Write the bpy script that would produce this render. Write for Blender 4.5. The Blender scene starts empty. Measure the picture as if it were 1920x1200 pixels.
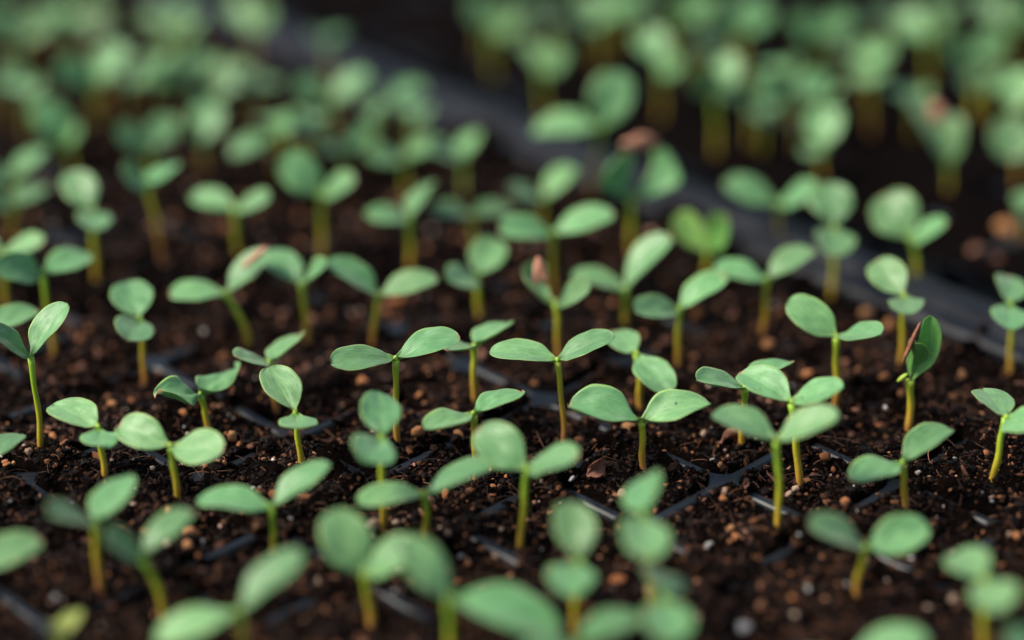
import bpy, math, random
import numpy as np
from mathutils import Vector, Matrix

sc = bpy.context.scene
C = sc.collection
random.seed(7)
RNG = np.random.default_rng(11)

# ------------------------------------------------------------------ camera
TH = math.radians(25.334)          # pitch below the horizontal
HC = 0.2846                      # camera height over the soil (m)
FPX = 3746.2                     # focal length in px of a 1920 wide frame
cd = bpy.data.cameras.new('camera')
cam = bpy.data.objects.new('camera', cd); C.objects.link(cam)
cam.location = (0, 0, HC)
cam.rotation_euler = (math.radians(90) - TH, 0, 0)
cd.sensor_width = 36.0
cd.lens = 36.0 * FPX / 1920.0
cd.clip_start = 0.01; cd.clip_end = 100.0
cd.dof.use_dof = True
cd.dof.focus_distance = 0.572
cd.dof.aperture_fstop = 2.3
cd.dof.aperture_blades = 0
sc.camera = cam

# ------------------------------------------------------------------ light
SUN_EL, SUN_AZ = math.radians(50), math.radians(-98)   # azimuth from +Y, towards -X (left)
w = bpy.data.worlds.new('World'); sc.world = w; w.use_nodes = True
nt = w.node_tree; nt.nodes.clear()
sky = nt.nodes.new('ShaderNodeTexSky'); sky.sky_type = 'NISHITA'; sky.sun_disc = False
sky.sun_elevation = SUN_EL; sky.sun_rotation = SUN_AZ
sky.air_density = 1.0; sky.dust_density = 3.0; sky.ozone_density = 1.0
bg = nt.nodes.new('ShaderNodeBackground'); bg.inputs['Strength'].default_value = 0.085
wo = nt.nodes.new('ShaderNodeOutputWorld')
nt.links.new(sky.outputs[0], bg.inputs[0]); nt.links.new(bg.outputs[0], wo.inputs[0])
sd = bpy.data.lights.new('sun', 'SUN'); sd.energy = 2.6; sd.angle = math.radians(22); sd.color = (1.0, 0.93, 0.82)
sun = bpy.data.objects.new('sun', sd); C.objects.link(sun)
dsun = Vector((math.sin(SUN_AZ)*math.cos(SUN_EL), math.cos(SUN_AZ)*math.cos(SUN_EL), math.sin(SUN_EL)))
sun.rotation_euler = dsun.to_track_quat('Z', 'Y').to_euler()
vs = sc.view_settings
vs.view_transform = 'Standard'; vs.look = 'None'; vs.gamma = 1.0; vs.use_curve_mapping = False
vs.exposure = 0.9

# ------------------------------------------------------------------ helpers
F = np.array([0, math.cos(TH), -math.sin(TH)]); R = np.array([1.0, 0, 0]); U = np.array([0, math.sin(TH), math.cos(TH)])
CAM = np.array([0, 0, HC])
def ray(px, py): return F + R*((px-960)/FPX) + U*((600-py)/FPX)
def on_ground(px, py, z=0.0):
    r = ray(px, py); return CAM + r*((z-HC)/r[2])
def on_plane(px, py, Y):
    r = ray(px, py); return CAM + r*(Y/r[1])
def depth(P): return float(np.dot(np.asarray(P)-CAM, F))
def unit(v): return v/np.linalg.norm(v)

def link_mesh(name, verts, faces, mat=None, parent=None, smooth=True, loc=None):
    me = bpy.data.meshes.new(name)
    me.from_pydata([tuple(map(float, v)) for v in verts], [], faces); me.update()
    if smooth: me.polygons.foreach_set('use_smooth', [True]*len(me.polygons))
    if mat: me.materials.append(mat)
    o = bpy.data.objects.new(name, me); C.objects.link(o)
    if parent: o.parent = parent
    if loc is not None: o.location = tuple(map(float, loc))
    return o
def link_mesh_np(name, verts, quads, mat=None, smooth=True):
    """big mesh from numpy arrays: verts (n,3), faces (m,k)"""
    k = quads.shape[1]; m = len(quads)
    me = bpy.data.meshes.new(name)
    me.vertices.add(len(verts)); me.vertices.foreach_set('co', verts.astype(np.float32).ravel())
    me.loops.add(m*k); me.loops.foreach_set('vertex_index', quads.astype(np.int32).ravel())
    me.polygons.add(m); me.polygons.foreach_set('loop_start', np.arange(0, m*k, k, dtype=np.int32))
    me.polygons.foreach_set('loop_total', np.full(m, k, dtype=np.int32))
    me.update(calc_edges=True)
    me.polygons.foreach_set('use_smooth', np.full(m, smooth, dtype=bool))
    if mat: me.materials.append(mat)
    o = bpy.data.objects.new(name, me); C.objects.link(o)
    return o
def tag(o, label=None, cat=None, group=None, kind=None):
    if label: o['label'] = label
    if cat: o['category'] = cat
    if group: o['group'] = group
    if kind: o['kind'] = kind
    return o
def empty(name, loc):
    o = bpy.data.objects.new(name, None); C.objects.link(o); o.location = tuple(map(float, loc))
    o.empty_display_size = 0.005
    return o

# numpy value noise -------------------------------------------------
def _hash(ix, iy, s):
    h = (ix.astype(np.int64)*374761393 + iy.astype(np.int64)*668265263 + s*2147483647) & 0x7fffffff
    h = (h ^ (h >> 13))*1274126177 & 0x7fffffff
    return ((h ^ (h >> 16)) & 0xffff)/65535.0
def vnoise(x, y, scale, s=0):
    x = np.asarray(x, float)/scale; y = np.asarray(y, float)/scale
    a = 0.7; x, y = x*math.cos(a+s)-y*math.sin(a+s)+s*7.31, x*math.sin(a+s)+y*math.cos(a+s)+s*3.17
    ix = np.floor(x).astype(np.int64); iy = np.floor(y).astype(np.int64)
    fx = x-ix; fy = y-iy; fx = fx*fx*(3-2*fx); fy = fy*fy*(3-2*fy)
    a0 = _hash(ix, iy, s); a1 = _hash(ix+1, iy, s); b0 = _hash(ix, iy+1, s); b1 = _hash(ix+1, iy+1, s)
    return (a0*(1-fx)+a1*fx)*(1-fy)+(b0*(1-fx)+b1*fx)*fy - 0.5

# ------------------------------------------------------------------ materials
def new_mat(name):
    m = bpy.data.materials.new(name); m.use_nodes = True
    n = m.node_tree; b = n.nodes['Principled BSDF']
    return m, n, b
def N(n, t, **kw):
    x = n.nodes.new(t)
    for k, v in kw.items():
        if hasattr(x, k): setattr(x, k, v)
        else: x.inputs[k].default_value = v
    return x
def ramp(n, fac, stops):
    r = n.nodes.new('ShaderNodeValToRGB')
    while len(r.color_ramp.elements) < len(stops): r.color_ramp.elements.new(0.5)
    for e, (p, c) in zip(r.color_ramp.elements, stops):
        e.position = p; e.color = (c[0], c[1], c[2], 1)
    n.links.new(fac, r.inputs[0]); return r
def mixc(n, fac, a, b, mode='MIX'):
    m = n.nodes.new('ShaderNodeMix'); m.data_type = 'RGBA'; m.blend_type = mode
    for sock, v in ((m.inputs[0], fac), (m.inputs[6], a), (m.inputs[7], b)):
        if isinstance(v, (int, float)): sock.default_value = v
        elif isinstance(v, tuple): sock.default_value = (*v, 1)
        else: n.links.new(v, sock)
    return m.outputs[2]
def math_(n, op, a, b=None, clamp=False):
    m = n.nodes.new('ShaderNodeMath'); m.operation = op; m.use_clamp = clamp
    for i, v in enumerate((a, b)):
        if v is None: continue
        if isinstance(v, (int, float)): m.inputs[i].default_value = v
        else: n.links.new(v, m.inputs[i])
    return m.outputs[0]

def leaf_mat(name, dark, mid, pale, transl):
    m, n, b = new_mat(name)
    tc = N(n, 'ShaderNodeTexCoord'); oi = N(n, 'ShaderNodeObjectInfo')
    sep = N(n, 'ShaderNodeSeparateXYZ'); n.links.new(tc.outputs['UV'], sep.inputs[0])
    add = N(n, 'ShaderNodeVectorMath', operation='ADD')
    n.links.new(tc.outputs['Object'], add.inputs[0])
    comb = N(n, 'ShaderNodeCombineXYZ'); n.links.new(oi.outputs['Random'], comb.inputs[0])
    n.links.new(comb.outputs[0], add.inputs[1])
    n1 = N(n, 'ShaderNodeTexNoise', Scale=230.0, Detail=6.0, Roughness=0.7); n.links.new(add.outputs[0], n1.inputs['Vector'])
    mp = N(n, 'ShaderNodeMapping'); mp.inputs['Scale'].default_value = (5, 46, 1); n.links.new(tc.outputs['UV'], mp.inputs['Vector'])
    ns = N(n, 'ShaderNodeTexNoise', Scale=1.0, Detail=3.0, Distortion=0.6); ns.noise_dimensions = '4D'
    n.links.new(mp.outputs[0], ns.inputs['Vector']); n.links.new(math_(n, 'MULTIPLY', oi.outputs['Random'], 50.0), ns.inputs['W'])
    n2 = N(n, 'ShaderNodeTexNoise', Scale=1400.0, Detail=3.0); n.links.new(add.outputs[0], n2.inputs['Vector'])
    c = ramp(n, n1.outputs[0], [(0.25, dark), (0.48, mid), (0.75, pale)]).outputs[0]
    c = mixc(n, math_(n, 'MULTIPLY', n2.outputs[0], 0.35), c, pale)
    c = mixc(n, 0.38, c, ramp(n, ns.outputs[0], [(0.35, dark), (0.65, pale)]).outputs[0])
    # midrib and side veins: |v-.5| distance with feathered branches
    v = math_(n, 'ABSOLUTE', math_(n, 'SUBTRACT', sep.outputs[1], 0.5))
    nz = N(n, 'ShaderNodeTexNoise', Scale=7.0, Detail=1.0); n.links.new(tc.outputs['UV'], nz.inputs['Vector'])
    vv = math_(n, 'ADD', v, math_(n, 'MULTIPLY', math_(n, 'SUBTRACT', nz.outputs[0], 0.5), 0.03))
    rib = math_(n, 'SUBTRACT', 1.0, math_(n, 'DIVIDE', vv, 0.022), clamp=True)
    rib = math_(n, 'MULTIPLY', rib, math_(n, 'SUBTRACT', 1.0, sep.outputs[0], clamp=True))
    ph = math_(n, 'SUBTRACT', math_(n, 'MULTIPLY', sep.outputs[0], 5.0), math_(n, 'MULTIPLY', v, 4.5))
    ph = math_(n, 'ADD', ph, math_(n, 'MULTIPLY', nz.outputs[0], 0.9))
    fr = math_(n, 'ABSOLUTE', math_(n, 'SUBTRACT', math_(n, 'FRACT', ph), 0.5))
    side = math_(n, 'SUBTRACT', 1.0, math_(n, 'DIVIDE', fr, 0.07), clamp=True)
    side = math_(n, 'MULTIPLY', side, math_(n, 'SUBTRACT', 1.0, math_(n, 'MULTIPLY', v, 2.2), clamp=True))
    vein = math_(n, 'ADD', math_(n, 'MULTIPLY', rib, 0.5), math_(n, 'MULTIPLY', side, 0.10), clamp=True)
    c = mixc(n, vein, c, (pale[0]*1.5, pale[1]*1.35, pale[2]*1.1))
    edge = math_(n, 'DIVIDE', math_(n, 'SUBTRACT', v, 0.462), 0.03, clamp=True)
    c = mixc(n, math_(n, 'MULTIPLY', edge, 0.75), c, (pale[0]*1.75, pale[1]*1.35, pale[2]*0.9))
    # some tips are scorched orange, some blades carry tiny dark specks
    hasb = math_(n, 'GREATER_THAN', math_(n, 'FRACT', math_(n, 'MULTIPLY', oi.outputs['Random'], 17.3)), 0.62)
    tipf = math_(n, 'DIVIDE', math_(n, 'SUBTRACT', math_(n, 'ADD', sep.outputs[0], math_(n, 'MULTIPLY', n1.outputs[0], 0.05)), 0.985), 0.03, clamp=True)
    c = mixc(n, math_(n, 'MULTIPLY', tipf, math_(n, 'MULTIPLY', hasb, 0.8)), c, (0.55, 0.26, 0.12))
    vo = N(n, 'ShaderNodeTexVoronoi', Scale=260.0); n.links.new(add.outputs[0], vo.inputs['Vector'])
    spk = math_(n, 'MULTIPLY', math_(n, 'LESS_THAN', vo.outputs['Distance'], 0.11), math_(n, 'GREATER_THAN', n1.outputs[0], 0.55))
    c = mixc(n, math_(n, 'MULTIPLY', spk, 0.8), c, (0.02, 0.035, 0.015))
    basef = math_(n, 'SUBTRACT', 1.0, math_(n, 'DIVIDE', sep.outputs[0], 0.16), clamp=True)
    c = mixc(n, math_(n, 'MULTIPLY', basef, 0.75), c, (0.20, 0.36, 0.03))
    hs = N(n, 'ShaderNodeHueSaturation')
    n.links.new(c, hs.inputs['Color'])
    n.links.new(math_(n, 'ADD', 0.70, math_(n, 'MULTIPLY', math_(n, 'FRACT', math_(n, 'MULTIPLY', oi.outputs['Random'], 7.7)), 0.42)), hs.inputs['Value'])
    n.links.new(math_(n, 'ADD', 0.482, math_(n, 'MULTIPLY', oi.outputs['Random'], 0.03)), hs.inputs['Hue'])
    n.links.new(hs.outputs[0], b.inputs['Base Color'])
    b.inputs['Roughness'].default_value = 0.36
    b.inputs['Specular IOR Level'].default_value = 0.55
    b.inputs['Sheen Weight'].default_value = 0.25; b.inputs['Sheen Roughness'].default_value = 0.4
    bp = N(n, 'ShaderNodeBump', Strength=0.5, Distance=0.0004)
    hsum = math_(n, 'ADD', math_(n, 'MULTIPLY', n1.outputs[0], 1.2), math_(n, 'MULTIPLY', n2.outputs[0], 0.25))
    hsum = math_(n, 'SUBTRACT', math_(n, 'ADD', hsum, math_(n, 'MULTIPLY', ns.outputs[0], 0.7)), math_(n, 'MULTIPLY', vein, 0.8))
    n.links.new(hsum, bp.inputs['Height']); n.links.new(bp.outputs[0], b.inputs['Normal'])
    tr = N(n, 'ShaderNodeBsdfTranslucent'); n.links.new(mixc(n, 1.0, hs.outputs[0], (1.3, 1.25, 0.55), 'MULTIPLY'), tr.inputs[0])
    mx = N(n, 'ShaderNodeMixShader'); mx.inputs[0].default_value = transl
    out = n.nodes['Material Output']
    n.links.new(b.outputs[0], mx.inputs[1]); n.links.new(tr.outputs[0], mx.inputs[2]); n.links.new(mx.outputs[0], out.inputs[0])
    return m
M_LEAF = leaf_mat('leaf_green', (0.070, 0.225, 0.072), (0.155, 0.395, 0.14), (0.30, 0.56, 0.25), 0.28)
M_LEAF_BRIGHT = leaf_mat('leaf_bright', (0.12, 0.38, 0.05), (0.22, 0.53, 0.10), (0.36, 0.66, 0.20), 0.4)
M_LEAF_YEL = leaf_mat('leaf_yellowish', (0.16, 0.24, 0.04), (0.25, 0.34, 0.06), (0.36, 0.42, 0.12), 0.3)

def stem_mat():
    m, n, b = new_mat('stem')
    tc = N(n, 'ShaderNodeTexCoord'); oi = N(n, 'ShaderNodeObjectInfo')
    sep = N(n, 'ShaderNodeSeparateXYZ'); n.links.new(tc.outputs['UV'], sep.inputs[0])
    nz = N(n, 'ShaderNodeTexNoise', Scale=500.0, Detail=3.0); n.links.new(tc.outputs['Object'], nz.inputs['Vector'])
    f = math_(n, 'ADD', sep.outputs[0], math_(n, 'MULTIPLY', math_(n, 'SUBTRACT', nz.outputs[0], 0.5), 0.25))
    f = math_(n, 'ADD', f, math_(n, 'MULTIPLY', math_(n, 'SUBTRACT', oi.outputs['Random'], 0.5), 0.4))
    c = ramp(n, f, [(0.0, (0.38, 0.15, 0.05)), (0.3, (0.48, 0.29, 0.035)), (0.66, (0.44, 0.44, 0.03)), (1.0, (0.29, 0.50, 0.04))]).outputs[0]
    n.links.new(c, b.inputs['Base Color']); b.inputs['Roughness'].default_value = 0.4
    b.inputs['Subsurface Weight'].default_value = 0.35; b.inputs['Subsurface Scale'].default_value = 0.001
    b.inputs['Subsurface Radius'].default_value = (1.0, 0.8, 0.2)
    n2 = N(n, 'ShaderNodeTexNoise', Scale=1500.0, Detail=2.0); n.links.new(tc.outputs['Object'], n2.inputs['Vector'])
    bp = N(n, 'ShaderNodeBump', Strength=0.4, Distance=0.0003); n.links.new(n2.outputs[0], bp.inputs['Height'])
    n.links.new(bp.outputs[0], b.inputs['Normal'])
    return m
M_STEM = stem_mat()
def simple(name, stops, scale, rough, bump=0.3, dist=0.0005, rnd=0.0, spec=0.5, detail=6.0):
    m, n, b = new_mat(name)
    tc = N(n, 'ShaderNodeTexCoord')
    nz = N(n, 'ShaderNodeTexNoise', Scale=scale, Detail=detail, Roughness=0.65); n.links.new(tc.outputs['Object'], nz.inputs['Vector'])
    f = nz.outputs[0]
    if rnd:
        oi = N(n, 'ShaderNodeObjectInfo'); f = math_(n, 'ADD', f, math_(n, 'MULTIPLY', math_(n, 'SUBTRACT', oi.outputs['Random'], 0.5), rnd))
    n.links.new(ramp(n, f, stops).outputs[0], b.inputs['Base Color'])
    b.inputs['Roughness'].default_value = rough; b.inputs['Specular IOR Level'].default_value = spec
    bp = N(n, 'ShaderNodeBump', Strength=bump, Distance=dist); n.links.new(nz.outputs[0], bp.inputs['Height'])
    n.links.new(bp.outputs[0], b.inputs['Normal'])
    return m
M_BUD = simple('bud', [(0.3, (0.25, 0.42, 0.03)), (0.7, (0.42, 0.55, 0.06))], 800, 0.4)
M_HUSK = simple('seed_husk', [(0.3, (0.10, 0.035, 0.018)), (0.6, (0.22, 0.08, 0.04)), (0.8, (0.35, 0.17, 0.09))], 500, 0.6, rnd=0.2)
M_HUSK_PINK = simple('seed_husk_pink', [(0.3, (0.30, 0.10, 0.055)), (0.5, (0.5, 0.22, 0.13)), (0.7, (0.62, 0.36, 0.24))], 400, 0.6)
M_PLASTIC = simple('black_tray_plastic', [(0.35, (0.006, 0.008, 0.010)), (0.65, (0.012, 0.015, 0.019))], 120, 0.4, bump=0.3, dist=0.0004, spec=0.35)
M_PEB_O = simple('pebble_orange', [(0.25, (0.26, 0.075, 0.022)), (0.5, (0.56, 0.215, 0.07)), (0.75, (0.72, 0.40, 0.17))], 500, 0.8, bump=0.8, dist=0.0006, rnd=0.35)
M_PEB_T = simple('pebble_tan', [(0.25, (0.30, 0.17, 0.10)), (0.55, (0.55, 0.38, 0.26)), (0.8, (0.70, 0.58, 0.46))], 500, 0.8, bump=0.8, dist=0.0006, rnd=0.3)
M_PEB_P = simple('pebble_pinkish', [(0.25, (0.08, 0.028, 0.016)), (0.55, (0.22, 0.085, 0.045)), (0.8, (0.42, 0.21, 0.13))], 500, 0.8, bump=0.8, dist=0.0006, rnd=0.3)
M_PEB_W = simple('pebble_white', [(0.25, (0.35, 0.33, 0.30)), (0.6, (0.62, 0.60, 0.56))], 500, 0.75, bump=0.8, dist=0.0006, rnd=0.2)
M_DRY = simple('dry_leaf', [(0.3, (0.09, 0.03, 0.016)), (0.55, (0.22, 0.085, 0.045)), (0.8, (0.36, 0.17, 0.10))], 350, 0.7, bump=0.6, dist=0.0008)

M_RIM = simple('tray_rim_plastic', [(0.35, (0.004, 0.005, 0.007)), (0.52, (0.009, 0.011, 0.015)), (0.7, (0.018, 0.018, 0.019))], 90, 0.5, bump=0.6, dist=0.0006, spec=0.2)
def soil_mat():
    m, n, b = new_mat('soil')
    tc = N(n, 'ShaderNodeTexCoord')
    nz = N(n, 'ShaderNodeTexNoise', Scale=900.0, Detail=8.0, Roughness=0.7); n.links.new(tc.outputs['Object'], nz.inputs['Vector'])
    n3 = N(n, 'ShaderNodeTexNoise', Scale=60.0, Detail=4.0); n.links.new(tc.outputs['Object'], n3.inputs['Vector'])
    f = math_(n, 'ADD', math_(n, 'MULTIPLY', nz.outputs[0], 0.75), math_(n, 'MULTIPLY', n3.outputs[0], 0.25))
    c = ramp(n, f, [(0.35, (0.0012, 0.0008, 0.0007)), (0.6, (0.0055, 0.0027, 0.002)), (0.78, (0.035, 0.015, 0.008))]).outputs[0]
    n.links.new(c, b.inputs['Base Color']); b.inputs['Roughness'].default_value = 0.85
    b.inputs['Specular IOR Level'].default_value = 0.03
    v = N(n, 'ShaderNodeTexVoronoi', Scale=700.0); n.links.new(tc.outputs['Object'], v.inputs['Vector'])
    h = math_(n, 'SUBTRACT', nz.outputs[0], math_(n, 'MULTIPLY', v.outputs['Distance'], 0.6))
    bp = N(n, 'ShaderNodeBump', Strength=1.0, Distance=0.0012); n.links.new(h, bp.inputs['Height'])
    n.links.new(bp.outputs[0], b.inputs['Normal'])
    return m
M_SOIL = soil_mat()
def crumb_mat():
    m, n, b = new_mat('soil_crumb')
    g = N(n, 'ShaderNodeNewGeometry')
    c = ramp(n, g.outputs['Random Per Island'], [(0.0, (0.002, 0.0016, 0.0015)), (0.5, (0.007, 0.004, 0.003)), (0.75, (0.024, 0.011, 0.006)), (0.93, (0.075, 0.031, 0.015)), (1.0, (0.28, 0.12, 0.055))]).outputs[0]
    n.links.new(c, b.inputs['Base Color']); b.inputs['Roughness'].default_value = 0.5
    b.inputs['Specular IOR Level'].default_value = 0.09
    tc = N(n, 'ShaderNodeTexCoord')
    nz = N(n, 'ShaderNodeTexNoise', Scale=2500.0, Detail=3.0); n.links.new(tc.outputs['Object'], nz.inputs['Vector'])
    bp = N(n, 'ShaderNodeBump', Strength=0.8, Distance=0.0003); n.links.new(nz.outputs[0], bp.inputs['Height'])
    n.links.new(bp.outputs[0], b.inputs['Normal'])
    return m
M_CRUMB = crumb_mat()
def island_mat(name, stops, rough):
    m, n, b = new_mat(name)
    g = N(n, 'ShaderNodeNewGeometry')
    c = ramp(n, g.outputs['Random Per Island'], stops).outputs[0]
    n.links.new(c, b.inputs['Base Color']); b.inputs['Roughness'].default_value = rough
    return m
M_FIBRE = island_mat('peat_fibre', [(0.0, (0.02, 0.009, 0.006)), (0.6, (0.08, 0.03, 0.015)), (0.95, (0.25, 0.11, 0.05))], 0.6)
M_GRIT = island_mat('grit', [(0.0, (0.30, 0.11, 0.05)), (0.4, (0.45, 0.22, 0.12)), (0.7, (0.35, 0.17, 0.12)), (1.0, (0.62, 0.55, 0.47))], 0.75)

# ------------------------------------------------------------------ ground layout
D = 0.05; P = D/math.sqrt(2)
J0 = on_ground(1357.6, 904.3)[:2]                       # one rib junction of the near tray
GA = math.pi/4-0.00656; e1 = np.array([math.cos(GA), math.sin(GA)]); e2 = np.array([-math.sin(GA), math.cos(GA)])
def grid_uv(x, y):
    dx = x-J0[0]; dy = y-J0[1]
    return (dx*e1[0]+dy*e1[1])/P, (dx*e2[0]+dy*e2[1])/P
# the near tray ends along this line; beyond it lies the neighbouring tray
RA = on_ground(560, 95)[:2]; RB = on_ground(1920, 650)[:2]
rd = (RB-RA)/np.linalg.norm(RB-RA); rn = np.array([-rd[1], rd[0]])
if rn[1] < 0: rn = -rn                               # points away, towards the neighbour
def rim_dist(x, y): return (x-RA[0])*rn[0]+(y-RA[1])*rn[1]   # <0 near tray

# rib stretches left bare by the soil (ends given as seen in the photograph)
SEG = [(0,1085,95,1165),(55,903,135,955),(185,1000,245,1030),(360,1100,440,1150),(350,1065,460,1013),(155,1148,262,1103),
 (285,850,335,878),(590,848,685,897),(550,1020,605,1048),(730,1118,790,1150),(895,1018,955,1042),(720,892,845,845),
 (570,812,655,778),(450,768,495,797),(745,772,800,802),(918,962,975,938),(1060,928,1140,968),(1058,882,1135,853),(1130,810,1195,838),
 (1222,850,1315,888),(1245,967,1335,930),(1365,887,1445,858),(1425,933,1520,972),(1590,962,1685,908),(1730,872,1810,838),
 (1755,925,1840,970),(1430,1052,1485,1025),(1060,735,1160,682),(1160,660,1240,700),(870,690,1000,755),(930,800,1010,765),(285,665,400,745),
 (140,850,180,836),(440,873,470,860),(1540,840,1600,865),(1870,940,1900,955),(1660,1040,1700,1060),
 (0,660,60,700),(1050,610,1100,600),(1790,1190,1850,1140),(600,1150,540,1170)]
def snap(a, b):
    ua, va = grid_uv(*a); ub, vb = grid_uv(*b)
    if abs(ua-ub) < abs(va-vb): ua = ub = round((ua+ub)/2)
    else: va = vb = round((va+vb)/2)
    return J0+(e1*ua+e2*va)*P, J0+(e1*ub+e2*vb)*P
SEGW = [snap(on_ground(a, b)[:2], on_ground(c, d)[:2]) for a, b, c, d in SEG]
STARS = [(40, 888, .009), (1352, 908, .010), (1008, 765, .010), (865, 684, .009), (365, 897, .007), (400, 748, .007), (1160, 678, .009), (737, 612, .010), (1004, 617, .010), (1622, 748, .009), (215, 1160, .008), (1690, 903, .005), (1020, 905, .003)]
def snapj(p):
    u, v = grid_uv(*p); return J0+(e1*round(u)+e2*round(v))*P
STARW = [(snapj(on_ground(a, b)[:2]), r) for a, b, r in STARS]
def web_dist(x, y):
    u, v = grid_uv(x, y)
    du = np.abs(u-np.round(u))*P; dv = np.abs(v-np.round(v))*P
    return np.minimum(du, dv), np.hypot(du, dv)
def bare(x, y):
    m = np.zeros(np.shape(x))
    for (a, b) in SEGW:
        ab = b-a; L2 = ab@ab
        t = np.clip(((x-a[0])*ab[0]+(y-a[1])*ab[1])/L2, 0, 1)
        dd = np.hypot(x-(a[0]+t*ab[0]), y-(a[1]+t*ab[1]))
        m = np.maximum(m, np.clip(1-(dd-0.0021)/0.0014, 0, 1))
    for c, r in STARW:
        dd = np.hypot(x-c[0], y-c[1])+0.006*vnoise(x, y, 0.004, 21)
        m = np.maximum(m, np.clip(1-(dd-r*0.52)/(r*0.25), 0, 1))
    return m
def soil_h(x, y, fine=True):
    x = np.asarray(x, float); y = np.asarray(y, float)
    wd, jd = web_dist(x, y)
    h = -0.0002 + 0.0068*vnoise(x, y, 0.022, 1) + 0.0030*vnoise(x, y, 0.008, 2) + 0.0022*vnoise(x, y, 0.0034, 3)
    near = np.clip(1-wd/0.006, 0, 1)
    # patchy cover over the ribs
    cover = vnoise(x, y, 0.013, 5)+0.5*vnoise(x, y, 0.005, 6)
    h = h + near*(0.0036+0.0026*cover)
    h = h + 0.0016*np.clip(wd/0.014, 0, 1)**0.8*0.6
    b = bare(x, y)*near**0.3*np.clip(1.35+2.4*vnoise(x, y, 0.0045, 12), 0, 1)
    h = h*(1-b) + b*(-0.0016+0.0015*vnoise(x, y, 0.003, 8))
    if fine: h = h + 0.0012*vnoise(x, y, 0.0016, 4)*(1-0.6*b) + 0.0007*vnoise(x, y, 0.0009, 9)
    return h

# ground under everything: the bench surface
n_ = 1
link = link_mesh('bench', [(-6,-4,-0.05),(6,-4,-0.05),(6,9,-0.05),(-6,9,-0.05)], [(0,1,2,3)],
    simple('bench_fabric', [(0.3, (0.006,0.006,0.006)), (0.7, (0.014,0.013,0.012))], 30, 0.9), smooth=False)
tag(link, kind='structure')

# ---- soil of the near tray -------------------------------------------------
def grid_block(xs, ys, fn, keep=None):
    X, Y = np.meshgrid(xs, ys); Z = fn(X, Y)
    V = np.stack([X.ravel(), Y.ravel(), Z.ravel()], 1)
    nx = len(xs); ny = len(ys)
    i = np.arange(nx-1)[None, :]+nx*np.arange(ny-1)[:, None]
    Q = np.stack([i, i+1, i+1+nx, i+nx], -1).reshape(-1, 4)
    if keep is not None:
        k = keep(X, Y).ravel(); Q = Q[k[Q].all(1)]
    return V, Q
xa = np.arange(-0.20, 0.2001, 0.0007); ya = np.arange(0.36, 0.64, 0.0007)
VA, QA = grid_block(xa, ya, lambda x, y: soil_h(x, y), lambda x, y: rim_dist(x, y) < -0.004)
xb = np.arange(-0.60, 0.4501, 0.0025); yb = np.arange(0.18, 1.55, 0.0025)
def keepb(x, y):
    ins = (np.abs(x) < 0.1965) & (y > 0.3635) & (y < 0.6365)
    return (~ins) & (rim_dist(x, y) < -0.004)
VB, QB = grid_block(xb, yb, lambda x, y: soil_h(x, y, False)-0.0002, keepb)
V = np.concatenate([VA, VB]); Q = np.concatenate([QA, QB+len(VA)])
used = np.zeros(len(V), bool); used[Q.ravel()] = True; remap = np.cumsum(used)-1
soil = link_mesh_np('soil', V[used], remap[Q], M_SOIL)
tag(soil, kind='structure')

# ---- rounded-hole cell web -------------------------------------------------
def cell_web(cells, origin, a1, a2, pitch, hw=0.0011, rc=0.0055, zt=0.0, deep=0.012):
    """web between round-cornered cells; every cell: square outline, hole edge, bevel, wall"""
    K = 8; verts = []; faces = []
    h = 0.5; r = rc/pitch; hh = 0.5-hw/pitch
    inner = []; outer = []; norm = []
    for q in range(4):
        ca = q*math.pi/2; rot = np.array([[math.cos(ca), -math.sin(ca)], [math.sin(ca), math.cos(ca)]])
        for k in range(K+1):
            a = k/K*math.pi/2
            p = np.array([hh-r+r*math.cos(a), hh-r+r*math.sin(a)])
            if k < K/2: o = np.array([h, h*min(1, p[1]/ (hh-r*(1-math.sin(math.pi/4)))) ])
            elif k > K/2: o = np.array([h*min(1, p[0]/(hh-r*(1-math.sin(math.pi/4)))), h])
            else: o = np.array([h, h])
            inner.append(rot@p); outer.append(rot@o); norm.append(rot@np.array([math.cos(a), math.sin(a)]))
    n = len(inner); inner = np.array(inner); outer = np.array(outer); norm = np.array(norm)
    rings = [(outer, 0.0, zt+0.0004), (inner+norm*0.0011/pitch*0, 0, zt+0.0004), (inner-norm*0.0006/pitch, 0, zt-0.0001), (inner-norm*0.0009/pitch, 0, zt-0.0009), (inner-norm*0.0022/pitch, 0, zt-deep)]
    for (i, j) in cells:
        b0 = len(verts)
        for pts, _, z in rings:
            for p in pts:
                uu = (i+0.5+p[0])*pitch; ww = (j+0.5+p[1])*pitch
                xy = origin + a1*uu + a2*ww
                verts.append((xy[0], xy[1], z))
        for s in range(len(rings)-1):
            for k in range(n):
                k2 = (k+1) % n
                faces.append((b0+s*n+k2, b0+s*n+k, b0+(s+1)*n+k, b0+(s+1)*n+k2))
    return verts, faces
def prism(pts, z0, z1, bev=0.0015):
    """closed slab with a bevelled upper edge over a convex outline"""
    pts = np.array(pts); c = pts.mean(0); n = len(pts); V = []; Fc = []
    for s, z in ((1, z0), (1, z1-bev), (None, z1)):
        for p in pts:
            q = p if s == 1 else p+(c-p)/np.linalg.norm(c-p)*bev*1.4
            V.append((q[0], q[1], z))
    for s in range(2):
        for k in range(n):
            k2 = (k+1) % n; Fc.append((s*n+k, s*n+k2, (s+1)*n+k2, (s+1)*n+k))
    Fc.append(tuple(range(2*n, 3*n))); Fc.append(tuple(range(n-1, -1, -1)))
    return V, Fc
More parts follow.
